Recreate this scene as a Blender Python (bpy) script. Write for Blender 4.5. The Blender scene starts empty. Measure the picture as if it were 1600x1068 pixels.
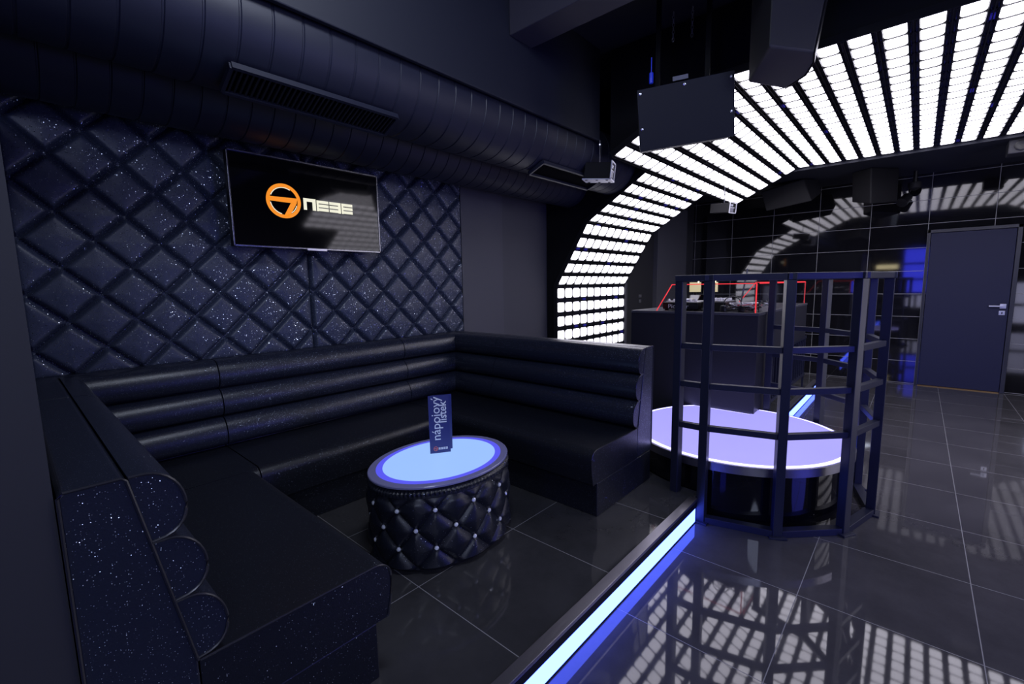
import bpy, bmesh, math, random
from math import sin, cos, pi, radians, sqrt
from mathutils import Vector, Matrix
random.seed(7)
S = bpy.context.scene
COL = S.collection

# ------------------------------------------------------------------ camera
H = 1.43
F = 706.745; YAW = .730776; PIT = .123023; ROL = .0168449
_f = Vector((cos(YAW)*cos(PIT), sin(YAW)*cos(PIT), -sin(PIT)))
_r = Vector((sin(YAW), -cos(YAW), 0)); _d = _f.cross(_r)
_r2 = cos(ROL)*_r + sin(ROL)*_d; _d2 = -sin(ROL)*_r + cos(ROL)*_d
cam_d = bpy.data.cameras.new('camera'); cam = bpy.data.objects.new('camera', cam_d); COL.objects.link(cam)
cam_d.sensor_width = 36; cam_d.sensor_fit = 'HORIZONTAL'; cam_d.lens = 36*F/1600
cam_d.clip_start = .02
m3 = Matrix((( _r2.x, -_d2.x, -_f.x), (_r2.y, -_d2.y, -_f.y), (_r2.z, -_d2.z, -_f.z)))
cam.matrix_world = Matrix.Translation((0, 0, H)) @ m3.to_4x4()
S.camera = cam
# ------------------------------------------------------------------ world / exposure
W = bpy.data.worlds.new('world'); S.world = W; W.use_nodes = True
W.node_tree.nodes['Background'].inputs[0].default_value = (.35, .42, .8, 1)
W.node_tree.nodes['Background'].inputs[1].default_value = 0.012
S.view_settings.view_transform = 'Standard'; S.view_settings.look = 'None'
S.view_settings.exposure = 0.0; S.view_settings.gamma = 1; S.view_settings.use_curve_mapping = False
CELL_E = 4.6        # led wall emission
STRIP_E = 1.0
FILL_LIGHTS = [  # added area lights without fixtures, out of view: location, size, power, colour, aim
    ((-1.2, -2.75, 2.9), 1.3, 62, (.62, .70, 1.0), (1.5, 3.0, 1.5)),
    ((2.6, -3.0, 1.1), 1.0, 26, (.09, .10, 1.0), (3.5, .7, .9)),  # stands in for the blue lamps on the right
    ((.9, .9, 3.2), 0.5, 20, (.75, .82, 1.0), (1.2, 2.4, .3)),
]
for i, (loc, sz, pw, colr, aim) in enumerate(FILL_LIGHTS):
    ld = bpy.data.lights.new('fill_light', 'AREA'); ld.shape = 'DISK'; ld.size = sz; ld.energy = pw; ld.color = colr
    lo = bpy.data.objects.new('fill_light', ld); COL.objects.link(lo); lo.location = loc
    lo.rotation_euler = (Vector(aim)-Vector(loc)).to_track_quat('-Z', 'Y').to_euler()

# ------------------------------------------------------------------ materials
def mat(name, base=(.02, .02, .02), rough=.5, metal=0, spec=.5, emit=None, es=1, coat=0, alpha=1, trans=0, ior=1.5, sheen=0):
    m = bpy.data.materials.new(name); m.use_nodes = True
    b = m.node_tree.nodes['Principled BSDF']
    b.inputs['Base Color'].default_value = (*base, 1); b.inputs['Roughness'].default_value = rough
    b.inputs['Metallic'].default_value = metal; b.inputs['Specular IOR Level'].default_value = spec
    b.inputs['Coat Weight'].default_value = coat; b.inputs['IOR'].default_value = ior
    b.inputs['Transmission Weight'].default_value = trans; b.inputs['Sheen Weight'].default_value = sheen
    if emit:
        b.inputs['Emission Color'].default_value = (*emit, 1); b.inputs['Emission Strength'].default_value = es
    return m
class N:
    def __init__(s, m): s.t = m.node_tree; s.b = s.t.nodes['Principled BSDF']; s.m = m
    def n(s, k, **a):
        x = s.t.nodes.new(k)
        for q, v in a.items(): setattr(x, q, v)
        return x
    def l(s, a, b): s.t.links.new(a, b)
    def math(s, op, a, b=None, c=None):
        x = s.n('ShaderNodeMath', operation=op)
        for i, v in enumerate((a, b, c)):
            if v is None: continue
            if isinstance(v, (int, float)): x.inputs[i].default_value = v
            else: s.l(v, x.inputs[i])
        return x.outputs[0]
def pos(nn):
    g = nn.n('ShaderNodeNewGeometry'); sp = nn.n('ShaderNodeSeparateXYZ'); nn.l(g.outputs['Position'], sp.inputs[0]); return g, sp
def bump(nn, scale, strength, dist=.002, detail=3):
    g = nn.n('ShaderNodeNewGeometry'); no = nn.n('ShaderNodeTexNoise'); no.inputs['Scale'].default_value = scale
    no.inputs['Detail'].default_value = detail; nn.l(g.outputs['Position'], no.inputs['Vector'])
    b = nn.n('ShaderNodeBump'); b.inputs['Strength'].default_value = strength; b.inputs['Distance'].default_value = dist
    nn.l(no.outputs[0], b.inputs['Height']); nn.l(b.outputs[0], nn.b.inputs['Normal']); return b, no
def vary_rough(nn, scale, lo, hi):
    g = nn.n('ShaderNodeNewGeometry'); no = nn.n('ShaderNodeTexNoise'); no.inputs['Scale'].default_value = scale; no.inputs['Detail'].default_value = 5
    nn.l(g.outputs['Position'], no.inputs['Vector'])
    mr = nn.n('ShaderNodeMapRange'); mr.inputs['To Min'].default_value = lo; mr.inputs['To Max'].default_value = hi
    mr.inputs['From Min'].default_value = .3; mr.inputs['From Max'].default_value = .7
    nn.l(no.outputs[0], mr.inputs[0]); nn.l(mr.outputs[0], nn.b.inputs['Roughness'])
def tiles(name, base, rough, axes, origin, pitch, w, grout, gr=.6, var=.0):
    m = mat(name, base, rough); nn = N(m); g, sp = pos(nn); masks = []
    for a, o, p in zip(axes, origin, pitch):
        v = nn.math('SUBTRACT', sp.outputs[a], o - p*200 + p/2)
        v = nn.math('MODULO', v, p); v = nn.math('SUBTRACT', v, p/2); v = nn.math('ABSOLUTE', v)
        masks.append(nn.math('LESS_THAN', v, w))
    mk = nn.math('MAXIMUM', masks[0], masks[1])
    no = nn.n('ShaderNodeTexNoise'); no.inputs['Scale'].default_value = 2.2; no.inputs['Detail'].default_value = 8; no.inputs['Roughness'].default_value = .7
    nn.l(g.outputs['Position'], no.inputs['Vector'])
    cr = nn.n('ShaderNodeMapRange'); cr.inputs['From Min'].default_value = .25; cr.inputs['From Max'].default_value = .75
    cr.inputs['To Min'].default_value = 1-var; cr.inputs['To Max'].default_value = 1+var; nn.l(no.outputs[0], cr.inputs[0])
    vm = nn.n('ShaderNodeVectorMath', operation='SCALE'); vm.inputs[0].default_value = base; nn.l(cr.outputs[0], vm.inputs['Scale'])
    mx = nn.n('ShaderNodeMix', data_type='RGBA'); nn.l(mk, mx.inputs[0]); nn.l(vm.outputs[0], mx.inputs[6]); mx.inputs[7].default_value = (*grout, 1)
    nn.l(mx.outputs[2], nn.b.inputs['Base Color'])
    no2 = nn.n('ShaderNodeTexNoise'); no2.inputs['Scale'].default_value = 9; no2.inputs['Detail'].default_value = 6; nn.l(g.outputs['Position'], no2.inputs['Vector'])
    rr = nn.n('ShaderNodeMapRange'); rr.inputs['To Min'].default_value = rough*.7; rr.inputs['To Max'].default_value = rough*1.3; nn.l(no2.outputs[0], rr.inputs[0])
    rx = nn.n('ShaderNodeMix', data_type='FLOAT'); nn.l(mk, rx.inputs[0]); nn.l(rr.outputs[0], rx.inputs[2]); rx.inputs[3].default_value = gr
    nn.l(rx.outputs[0], nn.b.inputs['Roughness'])
    return m
def leather(name, base, rough, glit=.12, scale=160, gcol=(.75, .82, .95), dist=.25):
    m = mat(name, base, rough); nn = N(m)
    g = nn.n('ShaderNodeNewGeometry')
    vo = nn.n('ShaderNodeTexVoronoi'); vo.inputs['Scale'].default_value = scale; nn.l(g.outputs['Position'], vo.inputs['Vector'])
    sc = nn.n('ShaderNodeSeparateColor'); nn.l(vo.outputs['Color'], sc.inputs[0])
    a = nn.math('LESS_THAN', sc.outputs[0], glit); b = nn.math('LESS_THAN', vo.outputs['Distance'], dist); mk = nn.math('MULTIPLY', a, b)
    no = nn.n('ShaderNodeTexNoise'); no.inputs['Scale'].default_value = 260; no.inputs['Detail'].default_value = 3; nn.l(g.outputs['Position'], no.inputs['Vector'])
    bp = nn.n('ShaderNodeBump'); bp.inputs['Strength'].default_value = .35; bp.inputs['Distance'].default_value = .0015; nn.l(no.outputs[0], bp.inputs['Height'])
    v1 = nn.n('ShaderNodeVectorMath', operation='SUBTRACT'); nn.l(vo.outputs['Color'], v1.inputs[0]); v1.inputs[1].default_value = (.5, .5, .5)
    v2 = nn.n('ShaderNodeVectorMath', operation='SCALE'); nn.l(v1.outputs[0], v2.inputs[0]); nn.l(nn.math('MULTIPLY', mk, .95), v2.inputs['Scale'])
    v3 = nn.n('ShaderNodeVectorMath', operation='ADD'); nn.l(bp.outputs[0], v3.inputs[0]); nn.l(v2.outputs[0], v3.inputs[1])
    v4 = nn.n('ShaderNodeVectorMath', operation='NORMALIZE'); nn.l(v3.outputs[0], v4.inputs[0]); nn.l(v4.outputs[0], nn.b.inputs['Normal'])
    mx = nn.n('ShaderNodeMix', data_type='RGBA'); nn.l(mk, mx.inputs[0]); mx.inputs[6].default_value = (*base, 1); mx.inputs[7].default_value = (*gcol, 1)
    nn.l(mx.outputs[2], nn.b.inputs['Base Color']); nn.l(mk, nn.b.inputs['Metallic'])
    nn.l(nn.math('MULTIPLY_ADD', mk, .28-rough, rough), nn.b.inputs['Roughness'])
    return m
def emis(name, c, s, base=(.5, .5, .5)):
    return mat(name, base, .4, emit=c, es=s)
M = {}
M['floor'] = tiles('black_porcelain_floor_tile', (.055, .053, .060), .036, (0, 1), (2.29, .32), (.612, .6), .0017, (.20, .20, .22), var=.35)
M['floor2'] = tiles('black_porcelain_lounge_tile', (.040, .040, .044), .07, (0, 1), (2.29, .32), (.612, .6), .0017, (.22, .22, .24), var=.35)
M['walltile'] = tiles('black_gloss_wall_tile', (.006, .006, .008), .045, (1, 2), (-.04, .01), (.605, .306), .003, (.20, .20, .21), var=.2)
M['walltile'].node_tree.nodes['Principled BSDF'].inputs['IOR'].default_value = 1.75
M['wall'] = mat('matte_charcoal_paint', (.052, .052, .066), .62); bump(N(M['wall']), 60, .15)
M['ceil'] = mat('matte_black_navy_paint', (.012, .014, .026), .6); bump(N(M['ceil']), 40, .15)
M['black'] = mat('black_paint', (.006, .006, .008), .6, spec=.25)
M['duct'] = mat('duct_navy_paint', (.011, .013, .030), .5); bump(N(M['duct']), 30, .12)
M['leather'] = leather('black_glitter_leatherette', (.013, .016, .031), .33, .26, 250, dist=.23)
M['leather_seat'] = leather('black_leatherette', (.0075, .009, .015), .38, .14, 260, dist=.22)
M['quilt'] = leather('navy_glitter_leatherette', (.035, .044, .078), .42, .30, 150, (.85, .9, 1.0), .30)
M['pouf'] = leather('black_tufted_leatherette', (.009, .011, .020), .38, .08, 200)
M['piping'] = mat('black_piping', (.02, .02, .026), .3)
M['cell'] = emis('white_led_cell', (.90, .87, 1.0), CELL_E, (.1, .1, .1))
M['ledframe'] = mat('black_led_frame', (.008, .008, .010), .35)
M['rail'] = mat('dark_aluminium_rail', (.10, .10, .12), .35, 1)
M['board'] = mat('blue_circuit_board', (.02, .02, .35), .35, emit=(.05, .04, .6), es=.2)
M['screw'] = mat('nickel_screw', (.6, .6, .65), .25, 1)
M['alu'] = mat('brushed_aluminium', (.34, .33, .39), .34, 1); bump(N(M['alu']), 90, .2)
M['strip'] = emis('blue_white_led_strip', (.062, .105, 1.0), 11.0, (.05, .05, .05))
M['stage'] = emis('lavender_lit_acrylic', (.38, .35, 1.0), 1.05, (.06, .06, .1))
M['stage_edge'] = emis('lavender_edge_light', (.42, .40, 1.0), 3.6)
M['tbl'] = emis('sky_blue_lit_glass', (.32, .53, 1.0), 1.0, (.05, .05, .08))
M['tbl_edge'] = emis('deep_blue_lit_glass', (.10, .10, 1.0), .85, (.05, .05, .08))
M['glassrim'] = mat('frosted_glass_rim', (.22, .22, .42), .18)
M['gloss'] = mat('black_gloss_laminate', (.004, .004, .006), .05)
M['booth'] = mat('satin_black_laminate', (.015, .015, .022), .38)
M['cage'] = mat('black_lacquered_steel', (.014, .016, .036), .38, spec=.36)
M['door'] = mat('navy_grey_door_paint', (.010, .012, .042), .55, spec=.3)
M['frame'] = mat('black_door_frame', (.014, .015, .026), .4)
M['steel'] = mat('satin_steel', (.6, .6, .66), .3, 1)
M['white'] = mat('white_plastic', (.6, .6, .65), .5)
M['plastic'] = mat('black_plastic', (.010, .010, .012), .35)
M['speaker'] = mat('black_speaker_paint', (.016, .016, .018), .65, spec=.25); bump(N(M['speaker']), 300, .5)
M['mesh'] = mat('black_grille_mesh', (.004, .004, .005), .95, spec=.03)
M['plate'] = mat('navy_black_plate', (.009, .010, .020), .55, spec=.3)
M['screen'] = mat('black_glass_screen', (.003, .003, .004), .06)
M['orange'] = emis('orange_logo_light', (1.0, .30, .010), .92, (.02, .01, .0))
M['logowhite'] = emis('white_logo_light', (.92, .9, .72), .95, (.02, .02, .02))
M['red'] = emis('red_acrylic_edge', (.95, .045, .06), 1.0, (.02, .0, .0))
M['acrylic'] = mat('clear_acrylic', (.9, .9, .92), .03, trans=1, ior=1.12, spec=.2)
M['card'] = mat('navy_card', (.028, .035, .17), .35)
M['cardtxt'] = mat('white_print', (.75, .78, .85), .5)
M['cardred'] = mat('red_print', (.6, .15, .15), .5)
M['crystal'] = mat('crystal_button', (.85, .88, 1.0), .15, 0, coat=1)
M['cable'] = mat('black_cable', (.02, .02, .024), .35)
M['yellow'] = emis('yellow_reflection_glow', (.75, .62, .18), .6)
M['amber'] = emis('warm_white_reflection', (1, .85, .5), 3)
M['blue'] = emis('blue_lit_panel', (.04, .05, 1.0), 6)
M['fridge'] = emis('cool_white_lit_glass', (.55, .55, .85), 3.0)
M['bluepl'] = mat('blue_connector_plastic', (.02, .04, .6), .4, emit=(.01, .03, .5), es=.25)

# ------------------------------------------------------------------ mesh helpers
class MB:
    def __init__(s): s.v = []; s.f = []
    def add(s, vs, fs):
        o = len(s.v); s.v += [tuple(v) for v in vs]; s.f += [tuple(i+o for i in f) for f in fs]; return s
    def box(s, x0, x1, y0, y1, z0, z1):
        vs = [(x, y, z) for z in (z0, z1) for y in (y0, y1) for x in (x0, x1)]
        return s.add(vs, [(0, 2, 3, 1), (4, 5, 7, 6), (0, 1, 5, 4), (2, 6, 7, 3), (0, 4, 6, 2), (1, 3, 7, 5)])
    def obox(s, c, ax, ay, az):     # centre and three half-axis vectors
        c = Vector(c); ax, ay, az = Vector(ax), Vector(ay), Vector(az)
        vs = [c+i*ax+j*ay+k*az for k in (-1, 1) for j in (-1, 1) for i in (-1, 1)]
        return s.add(vs, [(0, 2, 3, 1), (4, 5, 7, 6), (0, 1, 5, 4), (2, 6, 7, 3), (0, 4, 6, 2), (1, 3, 7, 5)])
    def bar(s, a, b, w, h=None, up=(0, 0, 1)):
        a, b = Vector(a), Vector(b); h = h or w; d = b-a; t = d.normalized(); up = Vector(up)
        sx = t.cross(up)
        if sx.length < 1e-4: sx = t.cross(Vector((1, 0, 0)))
        sx.normalize(); sy = sx.cross(t).normalized()
        return s.obox((a+b)/2, d/2, sx*w/2, sy*h/2)
    def prism(s, poly, z0, z1):      # poly list of (x,y)
        n = len(poly); vs = [(x, y, z0) for x, y in poly]+[(x, y, z1) for x, y in poly]
        return s.add(vs, [tuple(range(n))[::-1], tuple(range(n, 2*n))]+[(i, (i+1) % n, n+(i+1) % n, n+i) for i in range(n)])
    def loft(s, rings, closed=True, caps=True):
        n = len(rings[0]); o = len(s.v)
        for r in rings: s.v += [tuple(p) for p in r]
        for k in range(len(rings)-1):
            for i in range(n if closed else n-1):
                a = o+k*n+i; b = o+k*n+(i+1) % n; s.f.append((a, b, b+n, a+n))
        if caps:
            s.f.append(tuple(o+i for i in range(n))[::-1]); e = o+(len(rings)-1)*n; s.f.append(tuple(e+i for i in range(n)))
        return s
    def tube(s, pts, r, n=8):
        pts = [Vector(p) for p in pts]; rings = []
        ref = Vector((0, 0, 1))
        for i, p in enumerate(pts):
            t = (pts[min(i+1, len(pts)-1)]-pts[max(i-1, 0)]).normalized()
            a = t.cross(ref)
            if a.length < .1: a = t.cross(Vector((1, 0, 0)))
            a.normalize(); b = t.cross(a)
            rings.append([p+a*r*cos(2*pi*k/n)+b*r*sin(2*pi*k/n) for k in range(n)])
        return s.loft(rings)
    def lathe(s, c, prof, n=32, ea=1, eb=1):   # prof (r,z) bottom to top
        rings = [[(c[0]+ea*r*cos(2*pi*k/n), c[1]+eb*r*sin(2*pi*k/n), c[2]+z) for k in range(n)] for r, z in prof]
        return s.loft(rings)
    def ball(s, c, r, n=10):
        return s.lathe(c, [(r*sin(pi*i/n)+1e-5, -r*cos(pi*i/n)) for i in range(n+1)], 12)
def link(name, me, m=None, parent=None, smooth=False, bevel=0, bseg=2):
    o = bpy.data.objects.new(name, me); COL.objects.link(o)
    if m: me.materials.append(m)
    if parent:
        o.parent = parent
        o.matrix_parent_inverse = parent_world(parent).inverted()
    if smooth:
        for p in me.polygons: p.use_smooth = True
        if hasattr(me, 'set_sharp_from_angle'): me.set_sharp_from_angle(angle=radians(38))
    if bevel:
        b = o.modifiers.new('bevel', 'BEVEL'); b.width = bevel; b.segments = bseg; b.limit_method = 'ANGLE'; b.angle_limit = radians(40)
    return o
def parent_world(p):
    mw = Matrix.LocRotScale(p.location, p.rotation_euler, p.scale)
    return mw if not p.parent else parent_world(p.parent) @ p.matrix_parent_inverse @ mw
def build(name, mb, m, parent=None, smooth=False, bevel=0, bseg=2):
    me = bpy.data.meshes.new(name); me.from_pydata(mb.v, [], mb.f); me.validate()
    bm = bmesh.new(); bm.from_mesh(me); bmesh.ops.recalc_face_normals(bm, faces=bm.faces); bm.to_mesh(me); bm.free()
    return link(name, me, m, parent, smooth, bevel, bseg)
def thing(name, label, cat, loc=(0, 0, 0), group=None, rot=(0, 0, 0)):
    o = bpy.data.objects.new(name, None); o.empty_display_size = .1; COL.objects.link(o); o.location = loc; o.rotation_euler = rot
    return tag(o, label, cat, group)
def tag(o, label, cat, group=None):
    o['label'] = label; o['category'] = cat
    if group: o['group'] = group
    return o
def struct(name, mb, m, parent=None, **k):
    o = build(name, mb, m, parent, **k)
    if not parent: o['kind'] = 'structure'
    return o
def lab(o, t): o['label'] = t; return o

# ------------------------------------------------------------------ room shell
XW = 8.2            # tiled wall plane
ZS = .15            # raised floor height
YE = .92            # edge of the raised floor
CX, CY, CR = 3.43, .93, .712   # round stage
struct('floor', MB().box(-3.2, XW+.1, -3.4, 3.4, -.12, 0), M['floor'])
def arc(cx, cy, r, a0, a1, n): return [(cx+r*cos(a0+(a1-a0)*i/n), cy+r*sin(a0+(a1-a0)*i/n)) for i in range(n+1)]
ang = math.asin((YE-CY)/(CR-.02))
poly = [(-3.1, YE)]+arc(CX, CY, CR-.02, pi-ang, ang, 40)+[(6.95, YE), (6.95, 3.14), (-3.1, 3.14)]
struct('floor_raised', MB().prism(poly, 0, ZS), M['floor2'])
struct('wall_left', MB().box(-3.2, .025, 1.25, 1.35, 0, 2.2), mat('matte_black_grey_paint', (.026, .026, .031), .62))
struct('wall_alcove', MB().box(-.06, .022, 1.35, 3.2, 0, 2.2), M['wall'])
struct('wall_back', MB().box(-.1, XW+.1, 3.145, 3.30, 0, 3.3), M['wall'])
struct('trim_1', MB().box(2.792, 3.33, 3.09, 3.15, ZS, 3.3), mat('matte_grey_pilaster_paint', (.060, .060, .078), .6))
struct('wall_side', MB().box(5.70, XW, 3.02, 3.16, 0, 3.0), mat('matte_black_wall_paint', (.014, .014, .018), .6))
struct('trim_2', MB().box(6.60, 7.72, 2.95, 3.03, 0, 2.62), M['wall'], bevel=.004)
struct('wall_far', MB().box(XW, XW+.12, -3.4, 3.2, 0, 3.0), M['walltile'])
struct('wall_right', MB().box(-3.2, XW, -3.45, -3.35, 0, 3.3), M['wall'])
struct('wall_bar', MB().box(-3.3, -3.2, -3.4, 1.4, 0, 3.3), M['black'])
struct('ceiling', MB().box(-3.3, XW+.2, -3.45, 3.3, 3.3, 3.4), M['ceil'])
struct('ceiling_soffit', MB().box(6.80, XW, -3.35, 3.0, 2.80, 3.3), M['ceil'])
struct('ceiling_beam', MB().box(-3.2, 3.40, 2.04, 2.068, 2.60, 3.3), M['ceil'], bevel=.006)
struct('ceiling_crossbeam', MB().box(2.30, 2.52, -3.35, 2.04, 3.0, 3.3), mat('matte_plum_grey_paint', (.040, .038, .058), .6), bevel=.006)
# nosing, riser strip
t = thing('step_edge', 'brushed aluminium nosing along the edge of the raised tiled floor', 'step edge', (1.0, .93, 0))
for a, b in ((-2.9, 2.645), (4.225, 6.95)):
    build('nosing', MB().box(a, b, .902, .945, ZS-.004, ZS+.004).box(a, b, .898, .904, ZS-.012, ZS+.004), M['alu'], t, bevel=.001)
    build('riser', MB().box(a, b, .905, .92, .092, ZS-.012).box(a, b, .905, .92, 0, .008), M['black'], t)
s1 = build('light_strip', MB().box(-3.1, 2.63, .906, .918, .008, .090), M['strip'])
tag(s1, 'glowing blue-white light strip in the step riser, running from foreground to the cage', 'light strip', 'riser light strips')
s2 = build('light_strip', MB().box(4.20, 6.94, .906, .918, .008, .090), M['strip'])
tag(s2, 'glowing blue-white light strip in the step riser seen behind the cage', 'light strip', 'riser light strips')

# ------------------------------------------------------------------ sofa
OX0, OX1, OY = .03, 2.745, 3.14
def path_pt(u, s):
    """s: ('L', y) left wing, ('B', x) back, ('R', y) right wing"""
    k, v = s
    if k == 'L': return (OX0+u, min(v, OY-u))
    if k == 'B': return (min(max(v, OX0+u), OX1-u), OY-u)
    return (OX1-u, min(v, OY-u))
def sweep(mb, prof, stations):
    rings = []
    for s in stations:
        if s == 'CL': rings.append([(OX0+u, OY-u, z) for u, z in prof])
        elif s == 'CR': rings.append([(OX1-u, OY-u, z) for u, z in prof])
        else: rings.append([(*path_pt(u, s), z) for u, z in prof])
    return mb.loft(rings)
def roll_prof(i):
    zs = [1.035, .872, .713, .545]; us = [.109, .137, .166, .197]
    z0, z1 = zs[i], zs[i+1]; u0, u1 = us[i], us[i+1]
    out = []
    n = 16
    for k in range(n+1):
        a = pi*k/n
        tt = (1-cos(a))/2
        bz = z0+(z1-z0)*tt; bu = u0+(u1-u0)*tt
        bul = .082*(sin(a)**.72)
        out.append((bu+bul, bz+.006*sin(a)-.0015*cos(a)))
    
    return out
back_prof = [(0, .35), (0, 1.025), (.008, 1.035), (.098, 1.035), (.106, 1.028), (.196, .54), (.197, .35)]
seat_prof = [(.199, .345), (.199, .539)]+[(.68+.055*sin(a), .485+.055*cos(a)) for a in [pi/2*i/7 for i in range(8)]]+[(.732, .42), (.718, .35), (.712, .345)]
plinth_prof = [(.01, ZS), (.01, .345), (.675, .345), (.675, ZS)]
def capcurve(prof, st, y=None, r=.004):
    return [(*path_pt(u, st), z) for u, z in prof]
def sofa(stations, label, ends):
    st0 = stations[0]; p = path_pt(.3, st0) if not isinstance(st0, str) else (0, 0)
    t = thing('sofa_module', label, 'sofa', (p[0], p[1], ZS), 'black leatherette sofa modules around the alcove')
    build('plinth', sweep(MB(), plinth_prof, stations), M['leather_seat'], t, bevel=.004)
    build('seat', sweep(MB(), seat_prof, stations), M['leather_seat'], t, smooth=True)
    build('back_panel', sweep(MB(), back_prof, stations), M['leather'], t, bevel=.004)
    for i in range(3):
        build('back_roll', sweep(MB(), roll_prof(i), stations), M['leather'], t, smooth=True)
    for e in ends:
        st = stations[0] if e == 0 else stations[-1]
        mb = MB()
        for i in range(3): mb.tube([Vector((*path_pt(u, st), z))+Vector((0, -.001, 0)) for u, z in roll_prof(i)[:17]], .0035, 6)
        mb.tube([Vector((*path_pt(u, st), z))+Vector((0, -.001, 0)) for u, z in seat_prof[1:]], .0035, 6)
        mb.tube([Vector((*path_pt(u, st), z))+Vector((0, -.001, 0)) for u, z in back_prof[:6]], .0035, 6)
        build('piping', mb, M['piping'], t, smooth=True)
    return t
g = .003
sofa([('L', 1.245), ('L', 2.415-g)], 'left wing of the black sofa, its rolled end face nearest the camera', (0,))
sofa([('L', 2.415+g), 'CL', ('B', .775-g)], 'corner section of the black sofa at the left under the quilted wall', ())
sofa([('B', .775+g), ('B', 2.03-g)], 'long middle section of the black sofa with three padded rolls', ())
sofa([('B', 2.03+g), 'CR', ('R', 2.455+g)], 'corner section of the black sofa at the right beside the grey pilaster', ())
sofa([('R', 2.455-g), ('R', 1.245)], 'right wing of the black sofa ending beside the round lit stage', (1,))

# ------------------------------------------------------------------ quilted wall panels
def quilt(x0, x1, z0, z1, u0, v0, pu, pv, label):
    step = .0078; nx = int((x1-x0)/step); nz = int((z1-z0)/step); yb = 3.14
    vs = []; fs = []
    rnd = random.Random(int(x0*100)+3)
    for j in range(nz+1):
        z = z0+(z1-z0)*j/nz
        for i in range(nx+1):
            x = x0+(x1-x0)*i/nx
            uu = (x+z-u0)/pu; vv = (x-z-v0)/pv
            du = abs(uu-round(uu))*pu/1.414; dv = abs(vv-round(vv))*pv/1.414
            e = min(du, dv); ed = min(x-x0, x1-x, z-z0, z1-z)
            d = min(e, ed*1.0+.004)
            w = .006*sin(x*23+z*17)*sin(z*31-x*9)
            h = .036*(1-math.exp(-(d/.0105)**1.8))+.006*min(1, d/.07)+.008
            crease = .0022*sin(x*91+3*sin(z*60))*math.exp(-e/.03)*(1 if z < 1.35 else .25)
            vs.append((x, yb-.020-h-w*min(1, d/.05)*.15-crease*(.8 if z < 1.3 and x > 2 else .15), z))
    n = nx+1
    for j in range(nz):
        for i in range(nx): a = j*n+i; fs.append((a, a+1, a+n+1, a+n))
    # back shell
    o = len(vs); per = [i for i in range(n)]+[j*n+nx for j in range(1, nz+1)]+[nz*n+i for i in range(nx-1, -1, -1)]+[j*n for j in range(nz-1, 0, -1)]
    for k in per: vs.append((vs[k][0], yb, vs[k][2]))
    L = len(per)
    for k in range(L): fs.append((per[k], per[(k+1) % L], o+(k+1) % L, o+k))
    fs.append(tuple(range(o, o+L)))
    mb = MB(); mb.add(vs, fs)
    ob = build('quilted_wall_panel', mb, M['quilt'], smooth=True)
    for p in ob.data.polygons: p.use_smooth = True
    tag(ob, label, 'wall panel', 'quilted wall panels behind the sofa'); return ob
quilt(.045, 1.398, 1.02, 2.60, 2.283, -1.885, .265, .265, 'navy diamond-quilted wall panel left of the seam, behind the left half of the television')
quilt(1.402, 2.788, 1.02, 2.60, 2.841, .01, .2665, .274, 'navy diamond-quilted wall panel right of the seam, next to the grey pilaster')

# ------------------------------------------------------------------ television
t = thing('television', 'wall television with an orange ring logo hung on the quilted wall', 'television', (1.388, 3.0, 1.69))
TX0, TX1, TZ0, TZ1, TY = .912, 1.866, 1.685, 2.225, 2.945
build('housing', MB().box(TX0, TX1, TY+.004, TY+.05, TZ0, TZ1).box(TX0+.2, TX1-.2, TY+.05, TY+.09, TZ0+.1, TZ1-.1), M['plastic'], t, bevel=.004)
build('wall_bracket', MB().box(1.3, 1.45, TY+.09, 3.062, 1.85, 2.05), M['plastic'], t)
build('bezel', MB().box(TX0, TX1, TY-.004, TY+.004, TZ0, TZ0+.010).box(TX0, TX1, TY-.004, TY+.004, TZ1-.008, TZ1).box(TX0, TX0+.007, TY-.004, TY+.004, TZ0, TZ1).box(TX1-.007, TX1, TY-.004, TY+.004, TZ0, TZ1), mat('dark_chrome_bezel', (.25, .25, .28), .25, 1), t, bevel=.001)
tvs = build('screen', MB().box(TX0+.006, TX1-.006, TY, TY+.005, TZ0+.008, TZ1-.006), M['screen'], t)
lab(build('brand_plate', MB().box(1.33, 1.46, TY-.008, TY+.01, TZ0-.006, TZ0+.006), M['steel'], t), 'small silver plate under the screen')
lc = Vector((1.208, TY-.002, 1.971)); R = .103; ysh = TY-.0015
def flat(polys, th=.001, y=ysh):
    mb = MB()
    for P in polys:
        n = len(P); vs = [(x, y, z) for x, z in P]+[(x, y-th, z) for x, z in P]
        mb.add(vs, [tuple(range(n)), tuple(range(n, 2*n))[::-1]]+[(i, (i+1) % n, n+(i+1) % n, n+i) for i in range(n)])
    return mb
def ringpoly(cx, cz, r0, r1, a0, a1, n=20):
    return [[(cx+r0*cos(a), cz+r0*sin(a)), (cx+r1*cos(a), cz+r1*sin(a)), (cx+r1*cos(b), cz+r1*sin(b)), (cx+r0*cos(b), cz+r0*sin(b))]
            for a, b in [(a0+(a1-a0)*i/n, a0+(a1-a0)*(i+1)/n) for i in range(n)]]
cx, cz = lc.x, lc.z
build('ring_logo', flat(ringpoly(cx, cz, R*.80, R, 0, 2*pi, 48)+[[(cx-R*.84, cz+.020), (cx+R*.80, cz+.024), (cx+R*.74, cz-.008), (cx-R*.84, cz-.006)],
      [(cx+R*.40, cz-.008), (cx+R*.74, cz-.008), (cx+R*.28, cz-R*.86), (cx-R*.06, cz-R*.90)]]), M['orange'], tvs)
build('ring_highlight', flat(ringpoly(cx, cz, R*.75, R*.795, radians(60), radians(158), 20)+ringpoly(cx, cz, R*.75, R*.795, radians(190), radians(258), 16)+ringpoly(cx, cz, R*.74, R*.78, radians(300), radians(345), 12), .0008), M['logowhite'], tvs)
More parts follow.
